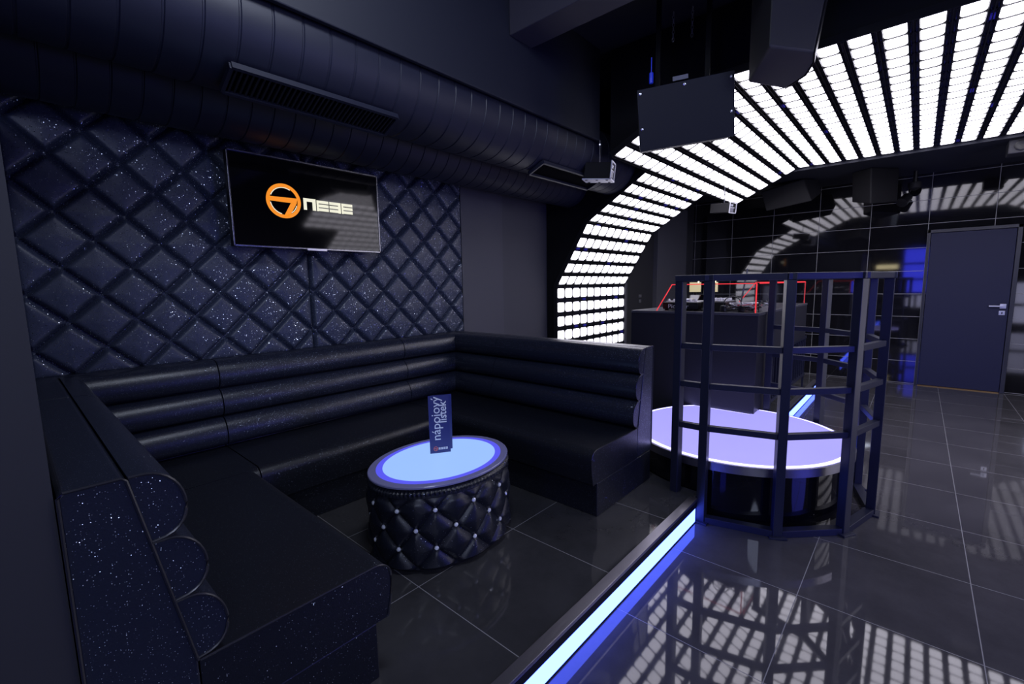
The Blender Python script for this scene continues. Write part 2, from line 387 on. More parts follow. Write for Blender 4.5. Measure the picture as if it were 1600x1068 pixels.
def rect(x0, x1, z0, z1): return [(x0, z0), (x1, z0), (x1, z1), (x0, z1)]
lx = 1.328; lw = .079; zt = 2.005; zb = 1.933; hh = (zt-zb)
L = []
L += [rect(lx, lx+lw, zt-.020, zt), rect(lx, lx+.020, zb, zt-.020), rect(lx+lw-.022, lx+lw, zb, zt-.020)]
for k in (1, 2, 3):
    x = lx+k*(lw+.006)
    for q in range(3): L.append(rect(x, x+lw, zb+q*hh/3+.002, zb+(q+1)*hh/3-.004))
    if k == 2: L.append(rect(x+lw-.018, x+lw, zb, zt-.004))
    else: L.append(rect(x, x+.012, zb, zt-.004))
build('logo_lettering', flat(L), M['logowhite'], tvs)

# ------------------------------------------------------------------ oval pouf table
px_, py_ = 1.417, 1.773; EA, EB = .372, .292; ZT = .56
t = thing('pouf_table', 'oval tufted black pouf table with a glowing blue glass top', 'table', (px_, py_, ZS))
NB = 12; rows = [.445, .355, .265]; dz = .09; ph = radians(22)
def pouf_off(th, z):
    s = th/(2*pi)*2*NB; w = (z-rows[0])/dz
    a = (s+w)/2; b = (s-w)/2
    # grooves are where a or b is an integer
    p = .127
    da = abs(a-round(a))*p; db = abs(b-round(b))*p; e = min(da, db)
    kn = sqrt(da*da+db*db)
    return .024*(1-math.exp(-(e/.020)))-.010*math.exp(-(kn/.014)**2)
nt, nz = 320, 60; rings = []
for j in range(nz+1):
    z = ZS+.012+(ZT-.02-ZS-.012)*j/nz; rr = []
    edge = min(1, (z-ZS)/.03, (ZT-.012-z)/.02); edge = max(edge, 0)
    for i in range(nt):
        th = 2*pi*i/nt; o = pouf_off(th-ph, z)*max(0, min(1, (ZT-.05-z)/.03)) if z > ZT-.08 else pouf_off(th-ph, z)
        if z > ZT-.055: o += .004*sin(th*110)*min(1, (z-ZT+.055)/.02)+.012
        o = o*edge-.012*(1-edge)
        rr.append((px_+(EA+o)*cos(th), py_+(EB+o)*sin(th), z))
    rings.append(rr)
o = build('upholstery', MB().loft(rings), M['pouf'], t, smooth=True)
build('base_ring', MB().lathe((px_, py_, ZS), [(1, 0), (1, .014)], 64, EA-.01, EB-.01), M['black'], t)
for k, z in enumerate(rows):
    for i in range(NB):
        th = ph+2*pi*(i+(0.5 if k == 1 else 0))/NB*1.0
        if k == 1: th = ph+2*pi*(2*i+1)/(2*NB)
        c = Vector((px_+(EA+.002)*cos(th), py_+(EB+.002)*sin(th), z)); nrm = Vector((cos(th)/EA, sin(th)/EB, 0)).normalized()
        tx = nrm.cross(Vector((0, 0, 1)))
        mb = MB(); rgs = []
        for rr, dd in ((.0105, 0), (.0105, .005), (.007, .009), (.001, .010)):
            rgs.append([c+nrm*dd+tx*rr*cos(2*pi*q/8)+Vector((0, 0, 1))*rr*sin(2*pi*q/8) for q in range(8)])
        mb.loft(rgs); build('crystal_button', mb, M['crystal'], t)
build('glass_rim', MB().lathe((px_, py_, 0), [(1.0, ZT-.014), (1.03, ZT-.010), (1.03, ZT-.003), (1.02, ZT)], 96, EA, EB), M['glassrim'], t)
build('glow_falloff_ring', MB().lathe((px_, py_, 0), [(.92, ZT+.0003), (.92, ZT+.0010)], 96, EA, EB), M['tbl_edge'], t)  # deeper blue ring puts the glow's falloff towards the edge into the emission
build('lit_glass', MB().lathe((px_, py_, 0), [(.83, ZT+.0005), (.83, ZT+.0020)], 96, EA, EB), M['tbl'], t)

# ------------------------------------------------------------------ text helper
def text_mesh(body, size, name='lettering', offset=0, font_scale_x=1.0, extrude=.0006):
    cu = bpy.data.curves.new('tx', 'FONT'); cu.body = body; cu.size = size; cu.extrude = extrude; cu.offset = offset
    ob = bpy.data.objects.new('tx', cu); COL.objects.link(ob)
    dg = bpy.context.evaluated_depsgraph_get(); me = bpy.data.meshes.new_from_object(ob.evaluated_get(dg))
    bpy.data.objects.remove(ob); bpy.data.curves.remove(cu); return me
def put_text(body, size, mtx, m, parent, name='lettering', sx=1.0, offset=0):
    me = text_mesh(body, size, offset=offset)
    me.transform(mtx @ Matrix.Diagonal((sx, 1, 1, 1)))
    return link(name, me, m, parent)
def frame_m(o, x, y):
    x = Vector(x).normalized(); y = Vector(y).normalized(); z = x.cross(y)
    return Matrix(((x.x, y.x, z.x, o[0]), (x.y, y.y, z.y, o[1]), (x.z, y.z, z.z, o[2]), (0, 0, 0, 1)))

# ------------------------------------------------------------------ drinks card on the table
cb = Vector((1.41, 1.853, ZT+.0030))
t = thing('drinks_card', 'folded blue drinks card reading napojovy listek, standing on the glowing table', 'menu card', cb)
rx = Vector((.846, -.533, 0)).normalized()      # along the bottom of the front leaf
nx_ = Vector((rx.y, -rx.x, 0))                  # outward normal (towards camera side)
if nx_.dot(Vector((-1.4, -1.8, 0))) < 0: nx_ = -nx_
cw, ch = .108, .305
lean = Vector((0, 0, 1))-nx_*.07; lean.normalize()
a = cb
build('front_leaf', MB().obox(a+rx*cw/2+lean*ch/2, rx*cw/2, lean*ch/2, nx_*.0008), M['card'], t)
bk = rx*.016-nx_*.045
lean2 = Vector((0, 0, 1))+nx_*.05
build('rear_leaf', MB().obox(a+bk+rx*cw/2+Vector(lean2)*(ch/2), rx*cw/2, lean2*ch/2, nx_*.0008), M['card'], t)
fo = a+nx_*.0012
put_text('nápojový', .066, frame_m(fo+rx*.058+lean*.066, lean, -rx), M['cardtxt'], t, sx=.98)
put_text('lístek', .058, frame_m(fo+rx*.092+lean*.158, lean, -rx), M['cardtxt'], t, 'lettering', sx=.93, offset=.0006)
mb = MB()
for i in range(24):
    p0 = 2*pi*i/24; p1 = 2*pi*(i+1)/24; c = fo+rx*.030+lean*.024
    q = [c+rx*r*cos(p)+lean*r*sin(p) for r, p in ((.009, p0), (.012, p0), (.012, p1), (.009, p1))]
    mb.add(q+[v+nx_*.0006 for v in q], [(0, 1, 2, 3), (7, 6, 5, 4), (0, 1, 5, 4), (1, 2, 6, 5), (2, 3, 7, 6), (3, 0, 4, 7)])
mb.obox(fo+rx*.030+lean*.025, rx*.009, lean*.0016, nx_*.0005)
mb.obox(fo+rx*.032+lean*.018, rx*.0018, lean*.006, nx_*.0005)
build('ring_print', mb, M['cardred'], t)
mb = MB()
for k in range(4):
    for q in range(3): mb.obox(fo+rx*(.050+k*.0125)+lean*(.0195+q*.004), rx*.0052, lean*.0014, nx_*.0005)
build('name_print', mb, M['cardtxt'], t)

# ------------------------------------------------------------------ round stage
t = thing('round_stage', 'round stage with a glowing lavender top and aluminium rim inside the cage', 'stage', (CX, CY, 0))
def disc(r, z0, z1, cut=3.935, n=96, ycut=.915):
    pts = []
    for i in range(n*2):
        a = 2*pi*i/(n*2); x = CX+r*cos(a); y = CY+r*sin(a)
        if y > ycut and x > cut: x = cut if y > ycut else x
        pts.append((x, y))
    out = []
    for p in pts:
        if out and (abs(out[-1][0]-p[0])+abs(out[-1][1]-p[1])) < 1e-6: continue
        out.append(p)
    return MB().prism(out, z0, z1)
def disc_cut(r, z0, z1, cut=3.935, ycut=.915):
    # circle with the corner behind the booth removed
    y1 = CY+sqrt(r*r-(cut-CX)**2)
    a1 = math.atan2(y1-CY, cut-CX); a0 = math.asin((ycut-CY)/r)
    pts = arc(CX, CY, r, a1, 2*pi+a0, 120)+[(cut, ycut)]
    return MB().prism(pts, z0, z1)
build('side_wall', disc_cut(CR-.03, 0, .315), M['gloss'], t, smooth=True)
build('rim', disc_cut(CR, .315, .365), M['alu'], t, smooth=True)
build('edge_light', disc_cut(CR-.022, .365, .368, 3.933, .925), M['stage_edge'], t)
build('lit_top', disc_cut(CR-.048, .368, .371, 3.915, .945), M['stage'], t)

# ------------------------------------------------------------------ cage
KX, KY, KR = 3.43, .885, .757
t = thing('dance_cage', 'black square-tube steel cage railing standing round the lit stage', 'cage', (KX, KY, 0))
P = [(KX+KR*cos(radians(a)), KY+KR*sin(radians(a))) for a in (180, 210, 240, 270, 300, 330, 360)]
P1 = (2.668, 1.045)
pts = [P1]+P
ZTOP = 1.475
for i, (x, y) in enumerate(pts):
    aa = math.atan2(y-KY, x-KX); u = Vector((cos(aa), sin(aa), 0)); v = Vector((-sin(aa), cos(aa), 0))
    z0 = ZS if i == 0 else .0
    build('post', MB().obox((x, y, (z0+ZTOP-.035)/2), u*.024, v*.024, (0, 0, (ZTOP-.035-z0)/2)), M['cage'], t, bevel=.003)
    if i: 
        mb = MB().obox((x, y, .006), u*.045, v*.045, (0, 0, .006)); build('foot_plate', mb, M['cage'], t, bevel=.001)
for i in range(len(pts)-1):
    a, b = Vector((*pts[i], 0)), Vector((*pts[i+1], 0))
    def rail(z, w, h, nm):
        d = (b-a).normalized()*.02
        return build(nm, MB().bar(a+Vector((0, 0, z))+d, b+Vector((0, 0, z))-d, w, h), M['cage'], t, bevel=.002)
    d = (b-a).normalized()
    build('top_rail', MB().bar(a+Vector((0, 0, ZTOP-.018))-d*.028, b+Vector((0, 0, ZTOP-.018))+d*.028, .054, .036), M['cage'], t, bevel=.003)
    for z in (1.062, .834, .582): rail(z, .034, .034, 'rail')
    if i: rail(.020, .05, .04, 'base_rail')
mb = MB()
for i, (x, y) in enumerate(pts):
    if i:
        c = Vector((KX, KY, 0)); u = (Vector((x, y, 0))-c).normalized(); mb.lathe((x-u.x*.036, y-u.y*.036, .012), [(.006, 0), (.006, .006), (.002, .008)], 8)
build('anchor_bolts', mb, M['screw'], t)

# ------------------------------------------------------------------ DJ booth
t = thing('dj_booth', 'matte black booth with a flat top standing behind the round stage', 'dj booth', (4.6, 1.5, ZS))
BX, BY0, BY1, BZ = 3.94, .925, 2.01, 1.185
build('front_panel', MB().box(BX, BX+.03, 1.350, 1.582, ZS, BZ-.02), M['booth'], t, bevel=.002)
build('front_panel', MB().box(BX, BX+.03, BY0, 1.346, ZS, BZ-.02), M['booth'], t, bevel=.002)
build('front_panel', MB().box(BX, BX+.03, 1.586, BY1, ZS, BZ-.02), M['booth'], t, bevel=.002)
build('body', MB().box(BX+.03, 4.50, BY0+.003, BY1, ZS, BZ-.02).box(4.50, 6.0, BY0+.03, 1.5, .80, BZ-.02).box(5.6, 6.0, 1.1, 1.5, ZS, .8), M['booth'], t)
build('side_panel', MB().box(4.50, 6.02, BY0, BY0+.03, .80, BZ-.02), M['booth'], t, bevel=.002)
lab(build('desk_top', MB().box(BX-.004, 6.02, BY0-.004, 1.5, BZ-.02, BZ).box(BX-.004, 4.6, 1.5, BY1, BZ-.02, BZ), mat('grey_desk_laminate', (.06, .06, .072), .3), t, bevel=.002), 'grey laminate desk top')
# balustrade
tb = thing('balustrade', 'low black metal baluster rail behind the booth along the step', 'railing', (5.4, .965, ZS))
build('handrail', MB().bar((4.55, .965, .775), (6.3, .965, .775), .03, .03), M['cage'], tb)
build('bottom_rail', MB().bar((4.55, .965, .33), (6.3, .965, .33), .03, .03), M['cage'], tb)
for k in range(16):
    x = 4.60+k*.112; build('baluster', MB().bar((x, .965, ZS if k in (0, 15) else   .33), (x, .965, .775), .018, .018, (1, 0, 0)), M['cage'], tb)
# acrylic shields
def shield(x, y_r, y_bl, y_tl, z0, z1, label, w=.007):
    t = thing('acrylic_shield', label, 'acrylic screen', (x, y_r, z0), 'red-edged acrylic screens on the booth')
    P = [(y_r, z0), (y_bl, z0), (y_tl, z1), (y_r, z1)]
    mb = MB(); vs = [(x, y, z) for y, z in P]+[(x+.005, y, z) for y, z in P]
    mb.add(vs, [(0, 1, 2, 3), (7, 6, 5, 4)]+[(i, (i+1) % 4, 4+(i+1) % 4, 4+i) for i in range(4)])
    build('sheet', mb, M['acrylic'], t)
    e = MB()
    for i, ww in ((1, w), (2, w), (3, w*1.8)):
        a = P[i]; b = P[(i+1) % 4]
        e.bar((x+.0025, a[0], a[1]), (x+.0025, b[0], b[1]), .007, ww, (1, 0, 0))
    lab(build('glowing_edge', e, M['red'], t), 'glowing red edge of the sheet'); return t
shield(3.97, .955, 1.775, 1.638, BZ+.0006, 1.418, 'tall clear acrylic screen with glowing red edges on the front of the booth')
shield(5.95, .945, 1.62, 1.44, BZ+.0006, 1.425, 'clear acrylic screen with glowing red edges at the rear end of the booth', .012)
ts = thing('acrylic_shield', 'narrow clear acrylic screen with a red top edge along the right side of the booth', 'acrylic screen', (5, .94, BZ), 'red-edged acrylic screens on the booth')
build('sheet', MB().box(3.99, 5.93, .935, .940, BZ+.0006, 1.415), M['acrylic'], ts)
lab(build('glowing_edge', MB().box(3.99, 5.93, .935, .940, 1.415, 1.424), M['red'], ts), 'glowing red top edge')

# gear on the booth
zt = BZ+.0008
def player(y0, y1, x0, label, word=None):
    t = thing('media_player', label, 'media player', (x0+.15, (y0+y1)/2, zt), 'players on the booth')
    build('body', MB().box(x0, x0+.32, y0, y1, zt+.012, zt+.075), M['plastic'], t, bevel=.006)
    mb = MB().box(x0+.03, x0+.30, y0+.02, y1-.02, zt+.075, zt+.083)
    tp = lab(build('top_plate', mb, mat('silver_top_plate', (.5, .5, .54), .4, .3), t, bevel=.002), 'silver control plate')
    yc = (y0+y1)/2
    lab(build('jog_wheel', MB().lathe((x0+.11, yc, zt+.083), [(.085, 0), (.085, .016), (.07, .022), (.03, .020)], 32), M['steel'], tp, smooth=True), 'round jog wheel')
    build('display', MB().obox((x0+.25, yc, zt+.105), Vector((.04, 0, .022)), (0, .08, 0), Vector((-.003, 0, .005))), M['screen'], tp)
    for k in range(6):
        build('knob', MB().lathe((x0+.05+.0*k, y0+.04+k*(y1-y0-.08)/5, zt+.083), [(.011, 0), (.009, .018), (.002, .019)], 10), M['white'], tp, smooth=True)
    for yy in (y0+.03, y1-.03): build('foot', MB().box(x0+.01, x0+.04, yy-.012, yy+.012, zt, zt+.012), M['plastic'], t)
    if word: put_text(word, .052, frame_m((x0-.001, y1-.05, zt+.022), (0, -1, 0), (0, 0, 1)), M['cardtxt'], t, 'lettering', sx=1.15)
    return t
player(1.425, 1.745, 4.03, 'black media player with white lettering on its front at the left end of the booth', 'Pioneer')
t = thing('audio_mixer', 'silver-topped audio mixer among cables in the middle of the booth', 'mixer', (4.15, 1.28, zt))
build('body', MB().box(4.03, 4.34, 1.20, 1.40, zt, zt+.08), M['plastic'], t, bevel=.004)
tp = build('top_plate', MB().box(4.04, 4.33, 1.21, 1.39, zt+.08, zt+.088), mat('pale_mixer_plate', (.3, .3, .33), .4, .5), t)
for i in range(4):
    for j in range(5):
        build('knob', MB().lathe((4.10+.05*j, 1.235+.042*i, zt+.088), [(.009, 0), (.008, .02), (.002, .021)], 8), M['white'], tp)
# cables
def cable(n, cx0, cx1, cy0, cy1, seed, m, label, r=.004):
    rr = random.Random(seed); pts = []; x, y, a = (cx0+cx1)/2, (cy0+cy1)/2, rr.random()*6
    for i in range(n):
        a += rr.uniform(-.7, .7); x += cos(a)*.02; y += sin(a)*.02
        if not cx0 < x < cx1: x = min(max(x, cx0), cx1); a += pi/2
        if not cy0 < y < cy1: y = min(max(y, cy0), cy1); a += pi/2
        pts.append((x, y, zt+.006+.006*(seed-10)+.030*abs(sin(i*.19+seed))))
    o = build('cable', MB().tube(pts, r, 6), m, smooth=True); tag(o, label, 'cable', 'cables tangled on the booth'); return o
clr = [(M['cable'], 'black cable looped in the tangle on the booth'), (mat('grey_cable', (.25, .25, .28), .4), 'pale grey cable winding through the tangle on the booth'),
       (mat('white_cable', (.5, .5, .55), .4), 'white cable curling on the booth desk near its corner'), (mat('red_cable', (.35, .03, .06), .4), 'dark red cable in the tangle on the booth')]
clr += [(M['cable'], 'long black cable spilling from the tangle to the booth corner'), (clr[2][0], 'white cable crossing the middle of the cable tangle on the booth')]
areas = [(3.99, 4.35, .99, 1.18), (4.0, 4.5, .98, 1.18), (4.0, 4.6, 1.0, 1.18), (4.0, 4.4, .99, 1.18), (4.0, 5.0, .97, 1.19), (4.0, 4.3, 1.0, 1.17)]
for i in range(6): cable(210, *areas[i], 11+i, clr[i][0], clr[i][1])
hp = thing('headphones', 'black headphones with a thin arched band standing in the cable tangle', 'headphones', (4.02, 1.19, zt))
hc = Vector((4.008, 1.14, zt+.055))
build('headband', MB().tube([hc+Vector((0, .07*cos(pi*i/16), .075*sin(pi*i/16))) for i in range(17)], .004, 8), M['cable'], hp, smooth=True)
for s in (-1, 1): build('ear_cup', MB().lathe((hc.x, hc.y+s*.07, zt), [(.03, 0), (.034, .02), (.03, .05), (.01, .055)], 20, .55, .8), M['plastic'], hp, smooth=True)
# added glowing panels imitating the bar's yellow reflection in the tiled wall
for k, (yy, lb) in enumerate(((1.59, 'small glowing panel imitating a yellow wall reflection, left of the cage post above the mixer'), (1.437, 'small glowing panel imitating a yellow wall reflection, right of the cage post above the mixer'))):
    t = thing('reflection_panel', lb, 'screen', (4.36, yy, zt), 'panels imitating a yellow reflection over the booth')
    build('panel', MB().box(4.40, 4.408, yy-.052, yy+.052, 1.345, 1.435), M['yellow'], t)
    build('shell', MB().box(4.408, 4.42, yy-.056, yy+.056, 1.34, 1.44), M['plastic'], t)
    build('stand', MB().box(4.405, 4.42, yy-.01, yy+.01, zt, 1.345).box(4.36, 4.46, yy-.05, yy+.05, zt, zt+.006), M['plastic'], t)
    build('glow_dot', MB().ball((4.40, yy-.03, 1.452), .009, 6).box(4.396, 4.412, yy-.034, yy-.026, 1.43, 1.447), M['amber'], t)
t = thing('microphone_stand', 'thin grey stand leaning above the cable tangle on the booth', 'stand', (4.9, 1.35, zt))
build('pole', MB().tube([(4.9, 1.32, zt), (4.95, 1.28, 1.56)], .008), M['rail'], t)
build('base', MB().lathe((4.9, 1.32, zt), [(.07, 0), (.07, .008), (.02, .012)], 20), M['plastic'], t)

# ------------------------------------------------------------------ LED arch
PROF = [(3.0, ZS+.0), (3.0, 1.42), (2.605, 2.078), (1.962, 2.474), (1.235, 2.835), (-1.15, 2.835), (-1.877, 2.474), (-2.52, 2.078), (-2.915, 1.42), (-2.915, .03)]
bu, bv = .155, .158
def cell_mesh(w, h):
    n = 4; r = .026; ring = []
    for cx_, cy_, a0 in ((w/2-r, h/2-r, 0), (-w/2+r, h/2-r, pi/2), (-w/2+r, -h/2+r, pi), (w/2-r, -h/2+r, 3*pi/2)):
        for i in range(n+1): a = a0+pi/2*i/n; ring.append((cx_+r*cos(a), cy_+r*sin(a)))
    mb = MB(); mb.loft([[(x, y, -.002) for x, y in ring], [(x, y, .003) for x, y in ring], [(x*.98, y*.98, .004) for x, y in ring]])
    me = bpy.data.meshes.new('light_cell'); me.from_pydata(mb.v, [], mb.f)
    bm = bmesh.new(); bm.from_mesh(me); bmesh.ops.recalc_face_normals(bm, faces=bm.faces); bm.to_mesh(me); bm.free()
    me.materials.append(M['cell']); return me
GRP = 'square LED panels of the arch'
cache = {}
def panel(org, du, dv, nc, nr, pu, pv, label):
    du, dv = Vector(du), Vector(dv); nrm = du.cross(dv).normalized()
    key = (nc, nr, round(pu, 4), round(pv, 4))
    t = bpy.data.objects.new('led_panel', None); COL.objects.link(t); t.empty_display_size = .1
    t.matrix_world = frame_m(org, du, dv); tag(t, label, 'led panel', GRP)
    t.rotation_mode = 'XYZ'
    if key not in cache:
        W_, H_ = nc*pu, nr*pv
        mb = MB().box(.0015, W_-.0015, .0015, H_-.0015, -.03, -.004)
        for i in range(nc+1):
            x = min(max(i*pu, .004), W_-.004); mb.box(x-.0028, x+.0028, .002, H_-.002, -.004, .005)
        for j in range(nr):
            for sgn in (-1, 1):
                y = (j+.5)*pv+sgn*(.327*pv+.006); mb.box(.003, W_-.003, y-.003, y+.003, -.004, .010)
        nf0 = len(mb.f)
        for i in range(nc):
            for j in range(nr):
                for sgn in (-1, 1):
                    for dx in (-.058, .058):
                        x = (i+.5)*pu+dx*pu/.155; y = (j+.5)*pv+sgn*.066*pv/.158; mb.box(x-.0022, x+.0022, y-.0022, y+.0022, -.004, .008)
        fr = bpy.data.meshes.new('panel_frame'); fr.from_pydata(mb.v, [], mb.f); fr.materials.append(M['ledframe']); fr.materials.append(M['screw'])
        for p_ in fr.polygons: p_.material_index = 1 if p_.index >= nf0 else 0
        mb = MB()
        for j in range(nr+1):
            y = min(max(j*pv, .004), H_-.004); mb.box(.003, W_-.003, y-.0025, y+.0025, .006, .013)
        rl = bpy.data.meshes.new('seam_rail'); rl.from_pydata(mb.v, [], mb.f); rl.materials.append(M['rail'])
        cache[key] = (fr, rl, cell_mesh(pu-(.025 if pu < .16 else .017), pv*.655))
    fr, rl, ce = cache[key]
    for nm, me in (('panel_frame', fr), ('seam_rail', rl)):
        o = bpy.data.objects.new(nm, me); COL.objects.link(o); o.parent = t
    for i in range(nc):
        for j in range(nr):
            o = bpy.data.objects.new('light_cell', ce); COL.objects.link(o); o.parent = t; o.location = ((i+.5)*pu, (j+.5)*pv, -.002)
    rr = random.Random(int(org[0]*977+org[1]*131+org[2]*53))
    for q in range(3 if pu < .16 else 1):
        i = rr.randrange(nc); j = rr.randrange(nr+1); x = (i+.5)*pu+rr.uniform(-.03, .03); y = min(max(j*pv, .014), nr*pv-.014)
        o = build('circuit_board', MB().box(x-.03, x+.03, y-.010, y+.010, -.004, .007), M['board']); o.parent = t
    return t
XL0, XL1 = 4.11, 5.66; XC0, XC1 = 3.46, 6.78
names_z = ['upright foot', 'lower slant', 'upper slant', 'shoulder', 'flat top', 'right shoulder', 'right upper slant', 'right lower slant', 'right upright']
colw = {'leg': ['near', 'far'], 'top': ['nearest', 'second nearest', 'third nearest', 'farthest']}
for k in range(9):
    y0, z0 = PROF[k]; y1, z1 = PROF[k+1]; d = Vector((0, y1-y0, z1-z0)); Ln = d.length; dv = d.normalized()
    leg = k in (0, 1, 2, 6, 7, 8)
    if k in (0, 8):
        # eight rows; panel of five rows at the bend end and three below
        rows_ = [(3, 'lowest'), (5, 'upper')] if k == 0 else [(5, 'upper'), (3, 'lowest')]
        pv = Ln/8
    elif k == 4: rows_ = [(5, 'left'), (5, 'middle'), (5, 'right')]; pv = Ln/15
    else: rows_ = [(5, '')]; pv = Ln/5
    cols = 2 if leg else 4; x0 = XL0 if leg else XC0; pu = (XL1-XL0)/10 if leg else (XC1-XC0)/20
    off = 0
    for nr, rn in rows_:
        for c in range(cols):
            # u axis along +x, v along profile; flip so the normal points into the room
            du = Vector((1, 0, 0)); nrm = du.cross(dv)
            cpt = Vector((0, (y0+y1)/2, (z0+z1)/2)); inward = Vector((0, 0, .9))-cpt; inward.x = 0
            org = Vector((x0+c*5*pu, y0, z0))+dv*off
            cn = colw['leg' if leg else 'top'][c]
            if nrm.dot(inward) < 0:
                org = org+du*5*pu; du = -du
            w = 'left leg' if k < 3 else ('right side' if k > 4 else '')
            if k == 0: lb = f'{"top five rows" if nr == 5 else "bottom rows"} of the upright left leg of the white LED arch, {cn} column'
            elif k == 1: lb = f'lower slanted LED panel of the left arch leg, {cn} column, white cells'
            elif k == 2: lb = f'upper slanted LED panel of the left arch leg, {cn} column, white cells'
            elif k == 3: lb = f'white LED panel of the sloping left shoulder under the ceiling, {cn} column'
            elif k == 4: lb = f'white LED panel of the flat arch top, {rn} band, {cn} column from the camera'
            else: lb = f'white LED panel on the right side of the arch, {names_z[k]}, {rn} {cn} column'.replace('  ', ' ')
            panel(org, du, dv, 5, nr, pu, pv, lb)
        off += nr*pv
# black fascia boards closing the arch
def offs(P, d):
    out = []
    for i, p in enumerate(P):
        t0 = Vector((P[i][0]-P[i-1][0], P[i][1]-P[i-1][1])).normalized() if i else None
        t1 = Vector((P[i+1][0]-P[i][0], P[i+1][1]-P[i][1])).normalized() if i < len(P)-1 else None
        t_ = (t0+t1).normalized() if (t0 and t1) else (t0 or t1)
        nn_ = Vector((t_.y, -t_.x)); k_ = 1/max(.3, (nn_.dot(Vector((t1.y, -t1.x))) if t1 else 1))
        c_ = nn_*d*k_; out.append((p[0]+c_.x, p[1]+c_.y))
    return out
inner = offs(PROF, .035)
def fascia(x, x1, poly, name='trim_3'):
    mb = MB(); n = len(poly); vs = [(x, y, z) for y, z in poly]+[(x1, y, z) for y, z in poly]
    mb.add(vs, [tuple(range(n)), tuple(range(n, 2*n))[::-1]]+[(i, (i+1) % n, n+(i+1) % n, n+i) for i in range(n)])
    return struct(name, mb, M['black'])
fascia(XL0+.004, XL0+.03, [PROFI for PROFI in inner[0:4]]+[(1.97, 3.29), (3.14, 3.29), (3.14, ZS)], 'trim_3')
fascia(XC0+.004, XC0+.03, [inner[3], inner[4], inner[5], inner[6], (-1.88, 3.29), (1.98, 3.29)], 'trim_4')
fascia(XL0+.004, XL0+.03, [inner[6], inner[7], inner[8], (-2.95, 0.01), (-3.34, 0.01), (-3.34, 3.29), (-1.88, 3.29)], 'trim_5')
fascia(XC1-.03, XC1-.004, [inner[3], inner[4], inner[5], inner[6], (-1.88, 3.29), (1.98, 3.29)], 'trim_6')
def edge_strip(x, P, name):
    mb = MB(); A = offs(P, -.006); B = offs(P, .04)
    for i in range(len(P)-1):
        vs = []
        for xx in (x-.008, x+.003): vs += [(xx, *A[i]), (xx, *A[i+1]), (xx, *B[i+1]), (xx, *B[i])]
        mb.add(vs, [(0, 1, 2, 3), (7, 6, 5, 4), (0, 1, 5, 4), (1, 2, 6, 5), (2, 3, 7, 6), (3, 0, 4, 7)])
    return struct(name, mb, M['ledframe'])
edge_strip(XL0, PROF[0:4], 'trim_7'); edge_strip(XC0, PROF[3:7], 'trim_8')
# backing behind leg far side
struct('trim_9', MB().box(XL0+.03, XL1, 3.04, 3.14, ZS, 1.5).box(XL1, XL1+.06, 2.985, 3.14, ZS, 1.45), M['wall'])

# ------------------------------------------------------------------ ducts
def duct(yc, zc, r, x0, x1, label, pitch=.125, sq=1.0):
    mb = MB(); rings = []; n = 48; x = x0
    def ring(x, rr): return [(x, yc+rr*sq*cos(2*pi*k/n), zc+rr*sin(2*pi*k/n)) for k in range(n)]
    while x < x1:
        rings += [ring(x, r), ring(x+pitch*.90, r), ring(x+pitch*.93, r-.004), ring(x+pitch*.97, r-.004)]; x += pitch
    mb.loft(rings); o = build('spiral_duct', mb, M['duct'], smooth=True); return o
d1 = duct(2.335, 2.567, .255, -3.0, 4.105, '')
tag(d1, 'thick black round air duct under the ceiling with two grilles', 'air duct', None)
d2 = duct(2.83, 2.475, .225, -3.0, 4.105, '', .11)
tag(d2, 'thinner black round air duct against the wall, above the television', 'air duct', None)
def grille(x0, x1, label, slats):
    t = thing('air_grille', label, 'air grille', ((x0+x1)/2, 2.18, 2.31), 'grilles on the thick duct')
    # tangent frame on the duct at the lower front
    a = radians(-112); c = Vector((0, 2.335, 2.567)); nrm = Vector((0, cos(a), sin(a))); tan = Vector((0, -sin(a), cos(a)))
    o = c+nrm*.268; w = .075
    fr = MB()
    for s in (-1, 1): fr.obox(o+tan*s*w+Vector(((x0+x1)/2, 0, 0)), ((x1-x0)/2, 0, 0), tan*.008, nrm*.014)
    for x in (x0, x1): fr.obox(o+Vector((x, 0, 0)), (.008, 0, 0), tan*w, nrm*.014)
    build('grille_frame', fr, M['duct'], t, bevel=.001)
    build('grille_back', MB().obox(o+Vector(((x0+x1)/2, 0, 0))-nrm*.008, ((x1-x0)/2, 0, 0), tan*w, nrm*.004), M['mesh'], t)
    if slats:
        sl = MB(); n = int((x1-x0)/.022)
        for i in range(1, n): sl.obox(o+Vector((x0+(x1-x0)*i/n, 0, 0)), Vector((.004, 0, 0)), tan*w, nrm*.008)
        lab(build('louvre_set', sl, mat('dark_louvre_metal', (.012, .012, .018), .4), t), 'row of thin louvre blades')
    return t
grille(.72, 1.52, 'long louvred air grille on the underside of the thick duct, above the television', True)
grille(2.80, 3.62, 'dark flat air grille on the thick duct near the LED arch', False)

# ------------------------------------------------------------------ hanging speakers
def hull_box(name, P8, m, parent, bevel=.008):
    mb = MB(); mb.add(P8, [(0, 2, 3, 1), (4, 5, 7, 6), (0, 1, 5, 4), (2, 6, 7, 3), (0, 4, 6, 2), (1, 3, 7, 5)])
    return build(name, mb, m, parent, bevel=bevel)
